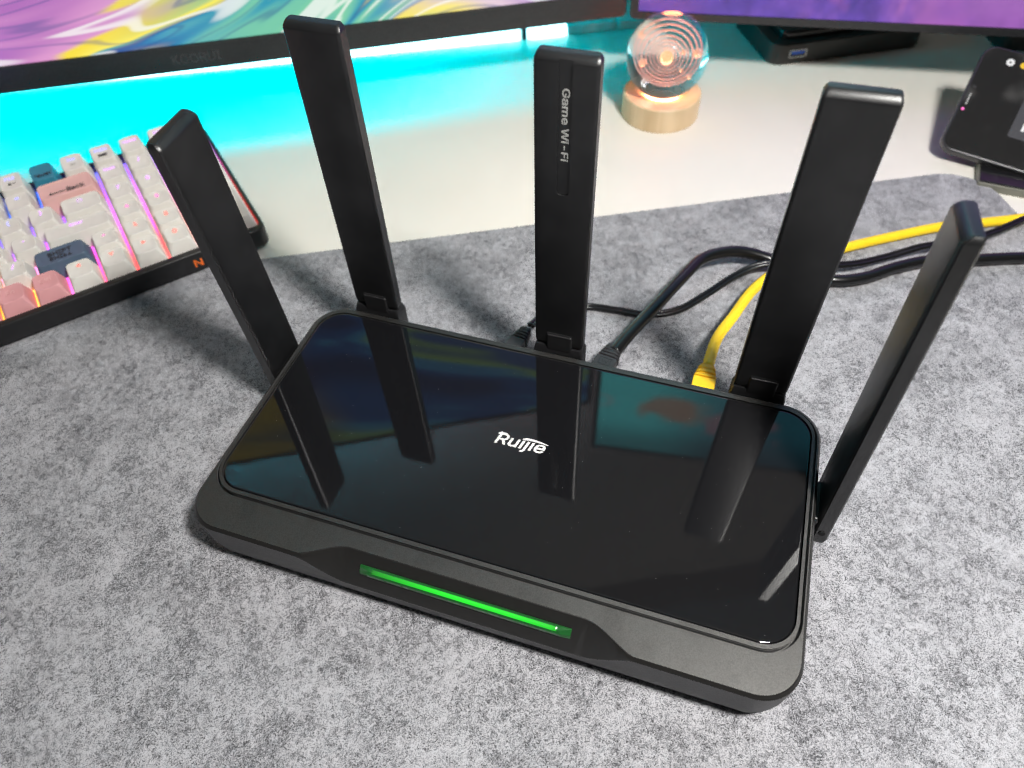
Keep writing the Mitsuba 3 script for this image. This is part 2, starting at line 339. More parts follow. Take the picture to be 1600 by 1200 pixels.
for i, (pos, rv) in enumerate((((-0.0972, 0.0065, 0.0303), (0.004, 0.008, 0.0)), ((0.0008, 0.0065, 0.0303), (0.0, 0.003, 0.0)), ((0.0968, 0.0065, 0.0303), (0.004, -0.008, 0.0)))):
    Rm = rotv(rv); pos = np.array(pos)
    k = put(R_ + '__antenna', xf(blade(i == 1), Rm, pos), 'antenna', 25)
    put(k + '__hinge_knuckle', xf(hinge_k, Rm, pos), 'black', 30)
    put(k + '__hinge_block', xf(neck, rz(-0.0), pos + [0, 0.0003, 0]), 'black', 30)
    if i == 1:
        labels[k] = {'label': 'middle rear antenna with white lettering in a slot'}
        tx = meshkit.text_mesh('Game Wi-Fi', 0.0027, 0.00015, bold=True)
        b = tx.bounds; L_ = 0.0290
        tx.apply_translation((-b[0][0], -b[0][1], 0)); tx.apply_scale((L_ / (b[1][0] - b[0][0]), 1.0, 1))
        # letters run down the blade, their tops to the right
        F = np.column_stack([[0, 0, -1], [1, 0, 0], [0, -1, 0]])
        put(k + '__lettering', xf(tx, Rm @ F, pos + Rm @ np.array([-0.0013, -AT / 2 + 0.00072, AL - 0.0117])), 'print_grey', False)
    else: labels[k] = {'label': ('left', '', 'right')[i] + ' rear antenna blade'}
side_piv = lathe([(0.0036, 0.0), (0.0040, 0.0006), (0.0040, 0.0030), (0.0034, 0.0036)], 24)
for sx, pos, rv in ((-1, (-0.1299, -0.0390, 0.0125), (0.042, 0.0, 0.0)), (1, (0.1317, -0.0418, 0.0125), (-0.130, 0.0, 0.0))):
    Rm = rotv(rv); pos = np.array(pos)
    # local x (width) runs along world y, front face (local -y) looks at the router's middle
    F = np.column_stack([[0, 1, 0], [-1, 0, 0], [0, 0, 1]]) if sx < 0 else np.column_stack([[0, -1, 0], [1, 0, 0], [0, 0, 1]])
    b = blade(); v = b.vertices.copy()
    low = np.clip((0.004 - v[:, 2]) / 0.004, 0, 1); v[:, 2] -= 0.006 * (v[:, 2] < 0.02)
    b.vertices = v
    k = put(R_ + '__antenna', xf(b, Rm @ F, pos), 'antenna', 25)
    labels[k] = {'label': ('left' if sx < 0 else 'right') + ' side antenna blade'}
    put(k + '__hinge_block', xf(box(0, 0, 0, 0.009, 0.020, 0.014, 0.0015), rz(0), (sx * 0.1275, pos[1], 0.0145)), 'black', 30)
    put(k + '__pivot_screw', xf(lathe([(0.0014, 0), (0.0013, 0.0003)], 16), Rm @ frame([1, 0, 0], [0, 0, 1]), pos + Rm @ np.array([0, -AW / 2 - 0.0001, 0.001])), 'gap', 30)
# dust lying on the glass
dm = []
for _ in range(70):
    x, y = rng.uniform(-0.116, 0.116), rng.uniform(-0.108, -0.006); l = rng.choice([0.00012, 0.00016, 0.0003, 0.0006], p=[.45, .35, .15, .05])
    dm.append(xf(trimesh.creation.box((l, 0.00010, 0.00006)), rz(rng.uniform(0, 180)), (x, y, GZ + 0.00006)))
put(R_ + '__dust', cat(*dm), 'dust', False); labels[R_ + '__dust'] = {'label': 'specks of dust on the glossy panel', 'kind': 'stuff'}

# ------------------------------------------------------------------ cables at the router's back
thick = spline([(0.0257, 0.0194, 0.0160), (0.0310, 0.0352, 0.0165), (0.0398, 0.0590, 0.0160), (0.0491, 0.0854, 0.0150), (0.0584, 0.1083, 0.0130), (0.0752, 0.1214, 0.0110), (0.0940, 0.1250, 0.0070), (0.1094, 0.1215, 0.0042), (0.1309, 0.1198, 0.0040), (0.1480, 0.1270, 0.0040), (0.1653, 0.1410, 0.0040), (0.1827, 0.1518, 0.0040), (0.2071, 0.1599, 0.0040), (0.2386, 0.1713, 0.0038), (0.2823, 0.1836, 0.0036), (0.3719, 0.2104, 0.0030)])
C1 = 'black_network_cable'
put(C1 + '__cord', tube(thick, 0.0034), 'black_cable', True)
tag(C1, 'thick black round network cable arching from the router beside the middle antenna', 'cable')
def plug(key, pos, dirv, w, h, L, body, ribs=4, rib_w=None):
    d = np.array(dirv, float); d /= np.linalg.norm(d); s = np.cross(d, [0, 0, 1]); s /= np.linalg.norm(s); F = np.column_stack([s, d, np.cross(s, d)])
    put(key + '__connector', xf(box(0, L / 2, 0, w, L, h, 0.0007), F, pos), body, 30)
    bl = 0.0085; m = []
    for r in range(ribs):
        y = L + 0.0008 + r * bl / ribs; k = 1 - 0.30 * r / ribs
        m.append(xf(slab(w * .5 * k, h * .46 * k, 0.0022, 0, bl / ribs * 0.55, 0.0003, 0.0003, n=5), np.column_stack([[1, 0, 0], [0, 0, -1], [0, 1, 0]]), (0, y, 0)))
    m.append(xf(slab(w * .33, h * .33, 0.0018, -0.001, bl + 0.001, 0.0004, n=5), np.column_stack([[1, 0, 0], [0, 0, -1], [0, 1, 0]]), (0, L, 0)))
    put(key + '__strain_relief', xf(cat(*m), F, pos), body, 30)
    return F
F = plug(C1, np.array([0.0222, 0.0035, 0.0150]), (0.16, 1, 0.05), 0.0110, 0.0085, 0.0105, 'plug_grey')
em = extr(Polygon(rr(0.0030, 0.0022, 0.0002)).difference(Polygon(rr(0.0027, 0.0019, 0.0002))), 0.0002)
em = cat(em, extr(LineString([(-0.0017, 0.0008), (-0.0008, -0.0009), (0, 0.0003), (0.0008, -0.0009), (0.0017, 0.0008)]).buffer(0.00018), 0.0002))
put(C1 + '__connector__emblem', xf(em, F, np.array([0.0222, 0.0035, 0.0150]) + F @ np.array([0, 0.0066, 0.0042])), 'black', False)

C2 = 'yellow_network_cable'
yel = spline([(0.0726, 0.0244, 0.0145), (0.0744, 0.0467, 0.0130), (0.0804, 0.0674, 0.0110), (0.0895, 0.0968, 0.0080), (0.1054, 0.1244, 0.0052), (0.1261, 0.1426, 0.0042), (0.1440, 0.1569, 0.0034), (0.1656, 0.1716, 0.0032), (0.1913, 0.1878, 0.0032), (0.2172, 0.1995, 0.0032), (0.2450, 0.2132, 0.0032), (0.2990, 0.2417, 0.0030), (0.3734, 0.2846, 0.0030)])
put(C2 + '__cord', tube(yel, 0.0029), 'yellow_cable', True)
tag(C2, 'bright yellow network cable running from the router behind the right rear antenna', 'cable')
plug(C2, np.array([0.0721, 0.0035, 0.0140]), (0.02, 1, 0.04), 0.0110, 0.0085, 0.0115, 'yellow_plug', 3)

C3 = 'thin_power_cable'
thin = spline([(-0.0215, 0.0292, 0.0125), (-0.0163, 0.0497, 0.0060), (0.0000, 0.0616, 0.0022), (0.0170, 0.0639, 0.0020), (0.0348, 0.0654, 0.0020), (0.0513, 0.0739, 0.0022), (0.0632, 0.0881, 0.0030), (0.0781, 0.1079, 0.0050), (0.0908, 0.1178, 0.0080), (0.1084, 0.1217, 0.0098), (0.1370, 0.1317, 0.0074), (0.1582, 0.1471, 0.0050), (0.1794, 0.1604, 0.0076), (0.2013, 0.1726, 0.0060), (0.2198, 0.1865, 0.0072), (0.2428, 0.2088, 0.0074), (0.2887, 0.2562, 0.0030), (0.3528, 0.3158, 0.0000)])
put(C3 + '__cord', cat(tube(thin, 0.0012, 10, side=0.0011), tube(thin, 0.0012, 10, side=-0.0011)), 'black_cable', True)
tag(C3, 'thin black twin power cord curving under the thick black cable', 'cable')
plug(C3, np.array([-0.0262, 0.0035, 0.0122]), (0.16, 1, 0.02), 0.0088, 0.0088, 0.0125, 'plug_grey', 4)

# ------------------------------------------------------------------ monitors
def screen_quad(s0, s1, z0, z1):
    v = np.array([[s0, 0, z0], [s1, 0, z0], [s1, 0, z1], [s0, 0, z1]]); return trimesh.Trimesh(v, [[0, 1, 2], [0, 2, 3]], process=False), np.array([[0, 0], [1, 0], [1, 1], [0, 1.0]])
e1x, e1y = float(E1[0]), float(E1[1])
def ramp(t, stops):
    c = mi.Color3f(*stops[0][1])
    for (a, _), (b, col) in zip(stops, stops[1:]):
        c = mix(c, col, smoothstep(a, b, t))
    return c
def art1(p, n, uv):
    s, z = p.x * e1x + p.y * e1y, p.z
    s, z = s + 0.03 * (noise(s * 9, z * 16, 2.0) - 0.5), z + 0.045 * (noise(s * 7, z * 10, 5.0) - 0.5)
    w = fbm(s * 7 + 3 * noise(s * 4, z * 7, 1.0), z * 22 - s * 5 + 4 * noise(s * 6, z * 6, 3.0), 2.0)
    f = dr.abs(dr.sin((z * 26 - s * 7 + w * 6.0) * 2.2))
    hue = noise(s * 5.5 + w * 1.6 + 9, z * 9 + w * 2.0, 11.0)
    up = smoothstep(0.16, 0.26, z)
    c = ramp(hue, [(0.0, (0.40, 0.13, 0.48)), (0.22, (0.74, 0.32, 0.62)), (0.30, (0.98, 0.76, 0.05)), (0.47, (1.0, 0.86, 0.12)), (0.54, (0.06, 0.36, 0.42)), (0.62, (0.01, 0.07, 0.36)), (0.72, (0.04, 0.30, 0.55)), (0.86, (0.30, 0.82, 0.40)), (0.95, (0.10, 0.48, 0.55))])
    mid = smoothstep(-0.26, -0.12, s)
    c = mix(c, ramp(hue, [(0.0, (0.01, 0.09, 0.42)), (0.25, (0.02, 0.26, 0.48)), (0.38, (0.06, 0.48, 0.34)), (0.48, (1.0, 0.88, 0.08)), (0.58, (1.0, 0.80, 0.05)), (0.66, (0.02, 0.34, 0.46)), (0.80, (0.30, 0.80, 0.34)), (0.95, (0.62, 0.92, 0.86))]), mid * 0.92)
    right = smoothstep(-0.06, 0.03, s)
    c = mix(c, ramp(hue, [(0.1, (0.98, 0.55, 0.06)), (0.45, (1.0, 0.84, 0.20)), (0.65, (0.80, 0.62, 0.72)), (0.85, (0.40, 0.22, 0.58))]), right * (1 - up))
    c = mix(c, (0.98, 0.98, 0.94), smoothstep(0.92, 0.998, f) * 0.7 * (1 - up * 0.8))
    c = mix(c, (0.01, 0.07, 0.28), smoothstep(0.22, 0.02, f) * 0.45)
    # the upper half of the picture: deep blue swirls with yellow green strands
    d = ramp(w, [(0.25, (0.01, 0.03, 0.12)), (0.45, (0.015, 0.09, 0.30)), (0.58, (0.05, 0.28, 0.50)), (0.68, (0.30, 0.50, 0.12)), (0.8, (0.03, 0.10, 0.28))])
    d = mix(d, ramp(w, [(0.3, (0.10, 0.03, 0.02)), (0.5, (0.32, 0.25, 0.03)), (0.7, (0.10, 0.12, 0.10))]), smoothstep(-0.16, -0.24, s))
    return mix(c * 0.98, d * 1.5, up)
n2a = 7.91
E2 = np.array([math.cos(math.radians(n2a)), math.sin(math.radians(n2a))]); N2 = np.array([-E2[1], E2[0]])
e2x, e2y = float(E2[0]), float(E2[1])
def art2(p, n, uv):
    s, z = p.x * e2x + p.y * e2y, p.z
    w = fbm(s * 16 + 2 * noise(s * 9, z * 9, 1.0), z * 16, 4.0, 4)
    low = ramp(w, [(0.28, (0.05, 0.03, 0.24)), (0.42, (0.11, 0.05, 0.38)), (0.56, (0.17, 0.07, 0.42)), (0.72, (0.38, 0.13, 0.45)), (0.86, (0.62, 0.24, 0.50))])
    low = low * (0.72 + 0.56 * fbm(s * 130, z * 130, 6.0))
    low = mix(low, (0.62, 0.16, 0.50), smoothstep(0.66, 0.86, fbm(s * 22, z * 30, 13.0)) * 0.6)
    low = mix(low, mix(low, (0.27, 0.09, 0.44), 0.6), smoothstep(0.16, 0.24, s))
    g = fbm(s * 9, z * 9, 8.0)
    teal = mix((0.10, 1.1, 1.25), (0.35, 2.3, 2.3), g * 0.6 + 0.4 * smoothstep(0.2, -0.02, s)) * mix((1, 1, 1), (0.35, 0.28, 0.36), smoothstep(0.06, 0.20, s))
    # a sunlit orange and rose cloud bank with a pale ring beside it
    d1 = dr.sqrt(dr.square((s - 0.110) / 0.040) + dr.square((z - 0.470) / 0.026)) + (noise(s * 60, z * 60, 2.0) - 0.5) * 0.6
    d2 = dr.sqrt(dr.square((s - 0.185) / 0.050) + dr.square((z - 0.490) / 0.040)) + (noise(s * 50, z * 50, 6.0) - 0.5) * 0.9
    rg = dr.abs(dr.sqrt(dr.square((s - 0.018) / 0.012) + dr.square((z - 0.464) / 0.010)) - 1.0)
    teal = mix(teal, (1.0, 0.50, 0.62), smoothstep(1.1, 0.6, d2) * 0.75)
    teal = mix(teal, (1.25, 0.70, 0.46), smoothstep(1.25, 0.6, d1) * 0.85)
    teal = mix(teal, (0.9, 1.5, 1.6), smoothstep(0.5, 0.2, rg) * 0.7)
    teal = teal * mix((1, 1, 1), (0.50, 0.42, 0.44), smoothstep(0.49, 0.56, z))
    return mix(low, teal, smoothstep(0.24, 0.36, z))
def monitor(key, s0, s1, nf, z0, z1, bez_b, bez, art, RM, Dn, lip=0.0):
    """front plane at n = nf; thin edge, thicker chassis higher up"""
    fr = man(loft([z3(rr((s1 - s0) / 2, (z1 - z0) / 2, 0.004, 5), 0), z3(rr((s1 - s0) / 2, (z1 - z0) / 2, 0.004, 5), 0.0085), z3(rr((s1 - s0) / 2 - .003, (z1 - z0) / 2 - .004, 0.004, 5), 0.0115)]))
    ws0, ws1, wz0, wz1 = s0 + bez, s1 - bez, z0 + bez_b, z1 - bez
    c0 = ((s0 + s1) / 2, (z0 + z1) / 2)
    hole = m3.Manifold.extrude(m3.CrossSection([rr((ws1 - ws0) / 2, (wz1 - wz0) / 2, 0.0006, 5, (ws0 + ws1) / 2 - c0[0], (wz0 + wz1) / 2 - c0[1])]), 0.004).translate((0, 0, -0.002))
    F = np.column_stack([[1, 0, 0], [0, 0, 1], [0, 1, 0]])      # local z -> depth (mirrors, so flip faces)
    m = unman(fr - hole); m = xf(m, F, (c0[0], 0, c0[1])); m.invert()
    A = lambda mm: xf(mm, RM, Dn(0, nf, 0))
    put(key + '__bezel', A(m), 'monitor_black', 30)
    back = loft([z3(rr((s1 - s0) / 2 - .05, (z1 - z0) / 2 - .075, 0.03, 6), 0.0115), z3(rr((s1 - s0) / 2 - .09, (z1 - z0) / 2 - .115, 0.03, 6), 0.035)])
    back = xf(back, F, (c0[0], 0, c0[1])); back.invert(); put(key + '__rear_cover', A(back), 'black', 30)
    q, uv = screen_quad(ws0, ws1, wz0, wz1)
    k = put(key + '__screen', A(xf(q, t=(0, 0.0016, 0))), 'screen', False, uv=uv)
    scene[k]['emitter'] = {'type': 'area', 'radiance': proc(art), 'sampling_weight': 0.35}
ZB = 0.047
MON1 = 'left_monitor' if False else 'monitor'
monitor('monitor', -0.620, 0.1238, 0.2989, ZB, 0.4780, 0.0175, 0.007, art1, RD, D)
tag('monitor', 'monitor showing bright yellow, teal and pink swirling paint, over the cyan light', 'monitor')
labels['monitor__screen'] = {'label': 'screen filled with swirling paint strokes'}
tx = meshkit.text_mesh('KOORUI', 0.0062, 0.0002); b = tx.bounds; tx.apply_translation((-b[0][0], -b[0][1], 0)); tx.apply_scale((0.033 / (b[1][0] - b[0][0]), 1, 1))
put('monitor__lettering', xf(tx, RD @ np.column_stack([[1, 0, 0], [0, 0, 1], [0, -1, 0]]), D(-0.2020, 0.2989 - 0.00012, ZB + 0.0052)), 'bezel_print', False)
def D2(s, n, z=0.0): return np.array([*(s * E2 + n * N2), z])
monitor('monitor_001', 0.0095, 0.62, 0.3195, ZB, 0.5730, 0.0052, 0.006, art2, rz(n2a), D2)
tag('monitor_001', 'monitor with a purple and violet cloudy picture behind the glass ball', 'monitor')
# feet
put('monitor_001__stand_foot', xf(slab(0.085, 0.05, 0.012, DZ, DZ + 0.016, 0.002), rz(14), (0.315, 0.512, 0)), 'dock', 30)
put('monitor_001__stand_post', xf(slab(0.03, 0.012, 0.005, DZ, 0.30, 0.002), rz(n2a), D2(0.46, 0.400)), 'dock', 30)
put('monitor__stand_post', xf(slab(0.03, 0.010, 0.005, DZ, 0.27, 0.002), RD, D(-0.42, 0.352)), 'dock', 30)

# ------------------------------------------------------------------ light strips behind the monitors
LB = 'light_strip'
tag(LB, 'white hot cyan light strip lying on the desk under the swirling paint monitor', 'light strip')
def bar_n(s): return 0.3890 + (0.1464 - s) * 0.0563
def bar_seg(s0, s1): return xf(box(0, 0, 0, s1 - s0, 0.017, 0.008, 0.001), rz(ANG - 3.22), D((s0 + s1) / 2, bar_n((s0 + s1) / 2), DZ + 0.0042))
CY = np.array([0.02, 0.83, 1.0])
k = put(LB + '__diffuser', bar_seg(-0.62, 0.0612), 'white_plastic'); scene[k]['emitter'] = area((2.2, 6.0, 6.6), sampling_weight=0.3)
k = put(LB + '__diffuser', bar_seg(0.0668, 0.1000), 'white_plastic'); scene[k]['emitter'] = area((2.2, 6.0, 6.6), sampling_weight=0.3)
put(LB + '__end_piece', bar_seg(0.1010, 0.1430), 'white_plastic'); put(LB + '__end_piece', bar_seg(0.1460, 0.1900), 'white_plastic')
put(LB + '__joint', xf(box(0, 0, 0, 0.0046, 0.019, 0.0095, 0.001), rz(ANG - 3.22), D(0.0640, bar_n(0.0640), DZ + 0.0049)), 'dock')
def strip(key, s0, s1, n, z, facing, col, lab, half=0.006, sw=0.25):
    c = D((s0 + s1) / 2, n, z); f = np.array([*(facing[0] * N1), facing[1]]); f /= np.linalg.norm(f)
    x = np.array([*E1, 0]); y = np.cross(f, x)
    v = [c + sx * x * (s1 - s0) / 2 + sy * y * half for sx, sy in ((-1, -1), (1, -1), (1, 1), (-1, 1))]
    m = trimesh.Trimesh(v, [[0, 1, 2], [0, 2, 3]], process=False)
    if m.face_normals[0] @ f < 0: m.invert()
    bk = trimesh.Trimesh(np.array(v) - f * 0.002, m.faces[:, ::-1], process=False)
    put(key + '__led_tape', m, 'white_plastic', False); scene[key + '__led_tape']['emitter'] = area(col, sampling_weight=sw)
    sid = xf(box(0, 0, 0, s1 - s0, half * 2 + 0.002, 0.003, 0.0004), np.column_stack([x, y, f]), c - f * 0.0026)
    put(key + '__backing', sid, 'white_plastic'); tag(key, lab, 'light strip')
# a saturated cyan LED lies outside sRGB; red set below zero to cancel lamp red
strip('rear_light_strip', -0.60, -0.02, 0.387, 0.178, (-0.55, -0.84), (-6.0, 9.6, 12.6), 'cyan light strip behind the swirling paint monitor, hidden from view', half=0.030, sw=1.4)
strip('wall_light_strip', -0.56, -0.10, 0.372, 0.468, (0.82, 0.57), (14.0, 200.0, 280.0), 'blue light strip facing the wall behind the swirling paint monitor')
strip('wall_light_strip_001', -0.06, 0.09, 0.372, 0.468, (0.82, 0.57), (120.0, 52.0, 76.0), 'rose light strip facing the wall behind the swirling paint monitor')

# ------------------------------------------------------------------ glass ball on its lit wooden base
BC = np.array([0.0010, 0.2815]); BT = 0.0150
WB = 'lamp_base'
tag(WB, 'round pale wooden base glowing orange under the glass ball', 'lamp base')
ba = lathe([(0.0276, DZ), (0.0283, DZ + 0.0008), (0.0283, BT - 0.001), (0.0276, BT - 0.0002), (0.0270, BT), (0.0150, BT), (0.0142, BT - 0.0006), (0.0125, BT - 0.0070)], 72)
put(WB + '__wood_body', ba.apply_translation((*BC, 0)), 'wood', 30)
# lamp seat: a ring of diffuser under the ball
led = torus(0.0142, 0.0008, 48, 8).apply_translation((*BC, BT + 0.0009))
k = put(WB + '__light_ring', led, 'white_plastic', True); scene[k]['emitter'] = area((60.0, 10.0, 3.5), sampling_weight=0.5)
k = put(WB + '__led_disc', lathe([(0.0118, BT - 0.0069), (0.0118, BT - 0.0062)], 32).apply_translation((*BC, 0)), 'white_plastic', 30); scene[k]['emitter'] = area((40.0, 9.5, 5.0), sampling_weight=0.4)
GB = 'glass_ball'
BR = 0.0286; bc = np.array([*BC, BT + BR - 0.0030])
scene[GB] = {'type': 'sphere', 'center': bc.tolist(), 'radius': BR, 'bsdf': {'type': 'ref', 'id': M['crystal']}}
tag(GB, 'clear glass ball with orbits and planets engraved inside, on a wooden base', 'glass ball')
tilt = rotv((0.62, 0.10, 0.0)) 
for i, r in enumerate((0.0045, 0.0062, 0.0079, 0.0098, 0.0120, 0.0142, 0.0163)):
    k = put(GB + '__orbit', xf(torus(r, 0.00034 + 0.00012 * (i > 3), 72, 6), tilt, bc + [0, 0, -0.0005]), 'engraving', True); scene[k]['emitter'] = area((1.35, 0.40, 0.30), sampling_weight=0.004)  # own glow stands in for base LED light scattered by the engraving
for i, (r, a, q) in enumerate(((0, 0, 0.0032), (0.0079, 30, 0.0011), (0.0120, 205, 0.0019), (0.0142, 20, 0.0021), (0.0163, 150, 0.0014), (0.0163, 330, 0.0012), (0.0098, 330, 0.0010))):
    a = math.radians(a); s = trimesh.creation.icosphere(2, q); k = put(GB + '__planet' if i else GB + '__sun', xf(s, None, bc + tilt @ np.array([r * math.cos(a), r * math.sin(a), 0]) + [0, 0, -0.0005]), 'engraving', True); scene[k]['emitter'] = area((1.5, 0.55, 0.22) if i else (2.2, 1.0, 0.30), sampling_weight=0.004)  # sun and planets also given a glow in place of scattered light

# ------------------------------------------------------------------ dock under the right monitor
HB = 'usb_hub'
tag(HB, 'flat black hub with rounded corners and a blue usb port under the purple monitor', 'usb hub')
put(HB + '__case', xf(slab(0.0660, 0.040, 0.011, DZ, DZ + 0.0165, 0.0014, 0.0008, n=10), RD, D(0.2450 + 0.066, 0.2890 + 0.040)), 'dock', 30)
put(HB + '__top_plate', xf(slab(0.0560, 0.035, 0.008, DZ + 0.0166, DZ + 0.0225, 0.0020, n=10), RD, D(0.2450 + 0.066, 0.2910 + 0.041)), 'black_gloss', 30)
FF = RD @ np.column_stack([[1, 0, 0], [0, 0, 1], [0, -1, 0]])
pp = D(0.2667, 0.2890, DZ + 0.0085)
port = Polygon(rr(0.0072, 0.0030, 0.0010)).difference(Polygon(rr(0.0065, 0.0024, 0.0006)))
put(HB + '__usb_port', xf(extr(port, 0.0006), FF, pp), 'steel', False)
put(HB + '__usb_port__tongue', xf(extr(Polygon(rr(0.0056, 0.0012, 0.0002)), 0.0004).apply_translation((0, 0.0007, 0)), FF, pp), 'usb_blue', False)

# ------------------------------------------------------------------ phone on its stand
PH = 'phone'
tag(PH, 'black phone with a lit dark screen leaning on a low stand beside the mat', 'phone')
BL = np.array([0.1898, 0.2667, 0.0100]); ux = np.array([0.9746, -0.2130, -0.0694]); TL = np.array([0.2060, 0.3278, 0.0500])
PF = frame(ux, TL - BL); ph = float(np.linalg.norm(TL - BL)) * 1.04; pw = 0.165
pc = BL + PF @ np.array([pw / 2, ph / 2, 0])
put(PH + '__case', xf(slab(pw / 2, ph / 2, 0.0085, -0.0085, -0.0004, 0.0012, 0.0025, n=8), PF, pc), 'phone_frame', 30)
put(PH + '__glass', xf(slab(pw / 2 - 0.0012, ph / 2 - 0.0012, 0.0075, -0.0006, 0.0, 0.0003, n=8), PF, pc), 'phone_glass', 30)
def on_phone(a, b, h=0.0001): return BL + PF @ np.array([a, b, h])
def disc(r, n=20, h=0.0002): return lathe([(r, 0), (r, h)], n)
put(PH + '__front_camera', xf(disc(0.0011), PF, on_phone(0.0043, 0.0460)), 'plug_grey', False)
put(PH + '__earpiece', xf(box(0, 0, 0, 0.0009, 0.0085, 0.0003, 0.0001), PF, on_phone(0.0041, 0.0370)), 'print_grey', False)
k = put(PH + '__indicator_light', xf(disc(0.0009), PF, on_phone(0.0036, 0.0292)), 'screen', False); scene[k]['emitter'] = area((1.6, 0.25, 0.85), sampling_weight=0.02); labels[k] = {'label': 'pink indicator light'}
gear = Point(0, 0).buffer(0.0017)
for i in range(8): gear = gear.union(affinity.rotate(affinity.translate(Polygon(rr(0.0006, 0.0006, 0.0001)), 0.0019, 0), i * 45, origin=(0, 0)))
gear = gear.difference(Point(0, 0).buffer(0.0008))
k = put(PH + '__gear_icon', xf(extr(gear, 0.0002), PF, on_phone(0.0179, 0.0686)), 'screen', False); scene[k]['emitter'] = area((0.9, 0.9, 0.9), sampling_weight=0.02); labels[k] = {'label': 'white gear icon'}
k = put(PH + '__yellow_icon', xf(disc(0.0021), PF, on_phone(0.0262, 0.0688)), 'screen', False); scene[k]['emitter'] = area((0.9, 0.55, 0.02), sampling_weight=0.02)
k = put(PH + '__grey_tile', xf(slab(0.03, 0.0150, 0.0012, 0, 0.0001, 0, n=4), PF, on_phone(0.0652, 0.0349)), 'screen', False); scene[k]['emitter'] = area((0.052, 0.052, 0.062), sampling_weight=0.02)
k = put(PH + '__tile_mark', xf(box(0, 0, 0, 0.0018, 0.0055, 0.0002, 0.00005), PF, on_phone(0.0422, 0.0284, 0.0003)), 'screen', False); scene[k]['emitter'] = area((0.9, 0.9, 0.9), sampling_weight=0.02)
ST = 'phone_stand'
tag(ST, 'low olive and black stand holding up the phone', 'phone stand')
SR = frame((0.996, -0.087, 0), (0.087, 0.996, 0))
sc = np.array([0.2160, 0.2440, 0])
put(ST + '__base', xf(slab(0.05, 0.045, 0.001, DZ, 0.0022, 0.0006, n=3), SR, sc + SR @ np.array([0.05, 0.0445, 0])), 'stand_olive', 30)
put(ST + '__top_pad', xf(slab(0.0492, 0.0442, 0.001, 0.0023, 0.0034, 0.0003, n=3), SR, sc + SR @ np.array([0.05, 0.0447, 0])), 'phone_glass', 30)
put(ST + '__prop', xf(box(0, 0, 0, 0.04, 0.006, 0.018, 0.001), SR, sc + SR @ np.array([0.05, 0.066, 0.0120])), 'stand_olive', 30)

# ------------------------------------------------------------------ keyboard
KB = 'keyboard'
tag(KB, 'backlit mechanical keyboard with cream, pink and slate keycaps behind the left antenna', 'keyboard')
KU = np.array([0.6428, 0.7660]); KU /= np.linalg.norm(KU); KV = np.array([-KU[1], KU[0]]); KR = np.column_stack([[*KU, 0], [*KV, 0], [0, 0, 1.0]])
TILT = math.radians(3.2); KT = np.array([[1, 0, 0], [0, math.cos(TILT), -math.sin(TILT)], [0, math.sin(TILT), math.cos(TILT)]])
V0, UR = 0.1950, -0.0830           # front face, right face
korg = np.array([*(UR * KU + V0 * KV), 0.0])
def K(mesh): return xf(mesh, KR @ KT, korg + np.array([0, 0, 0.0012]))
KW, KD, KH = 0.380, 0.1240, 0.0138
case = man(slab(KW / 2, KD / 2, 0.006, 0.0, KH, 0.0012, 0.001, -KW / 2, KD / 2, 8))
well = man(slab(KW / 2 - 0.0024, KD / 2 - 0.0042, 0.003, 0.008, 0.04, 0, 0, -KW / 2, KD / 2, 6))
put(KB + '__case', K(unman(case - well)), 'black', 30)
def glow(p, n, uv):
    u = p.x * KU[0] + p.y * KU[1] - UR; v = p.x * KV[0] + p.y * KV[1] - V0
    t = dr.clip(v / 0.115 - (u + 0.04) * 4.5, -0.2, 1.6)
    c = ramp(t, [(0.34, (1.0, 0.03, 0.035)), (0.52, (1.0, 0.045, 0.42)), (0.72, (0.72, 0.09, 1.0)), (1.0, (0.25, 0.08, 1.0)), (1.30, (0.015, 0.13, 1.0))])
    c = mix(c, (1.0, 0.12, 0.75), smoothstep(-0.090, -0.112, u) * smoothstep(0.06, 0.01, v))
    return mix(c, (1.0, 0.42, 0.03), smoothstep(-0.118, -0.135, u) * smoothstep(0.07, 0.02, v)) * 2.1
pl = np.array([[-KW + .0045, .0045, .0082], [-.0026, .0045, .0082], [-.0026, KD - .0045, .0082], [-KW + .0045, KD - .0045, .0082]])
k = put(KB + '__backlight', K(trimesh.Trimesh(pl, [[0, 1, 2], [0, 2, 3]], process=False)), 'plate', False, uv=np.array([[0, 0], [1, 0], [1, 1], [0, 1.0]]))
scene[k]['emitter'] = {'type': 'area', 'radiance': proc(glow), 'sampling_weight': 0.4}
UU, VV = 0.01860, 0.0190
rowh = [0.0205, 0.0205, 0.0210, 0.0222, 0.0240, 0.0262]
ROT = [-0.0, -2, -3, 2, 5, 8]
def cap(w, d, h, lean):
    """keycap mesh: flared skirt, dished top that leans by row"""
    R = []
    for k, (z, i, s) in enumerate(((0.0100, 0.0, 0), (0.0120, 0.0001, 0), (h - 0.0006, 0.0020, .0006), (h - 0.0001, 0.0023, .0007), (h, 0.0027, .0008), (h - 0.0005, 0.0042, .0008), (h - 0.0007, 0.0058, .0008))):
        q = z3(rr(w / 2 - i, d / 2 - i * 0.95, 0.0012 + i * 0.55, 4, 0, 0.0), z); q[:, 1] += s
        if z > 0.013: q[:, 2] += np.tan(math.radians(lean)) * q[:, 1]
        R.append(q)
    return loft(R)
LEG = {}
def leg_col(u, v):
    t = v / 0.115 - (u + 0.04) * 4.5
    return (0.95, 0.20, 0.14) if t < 0.42 else (0.85, 0.25, 0.55) if t < 0.62 else (0.75, 0.38, 1.0) if t < 1.0 else (0.42, 0.42, 1.0)
keys = []
X0 = -4 * UU - 0.0025
def key(u, row, w=1.0, col='cap_cream', legend=None, ink=None, rows=1, txt=None):
    keys.append((u, row, w, col, legend, ink, rows, txt))
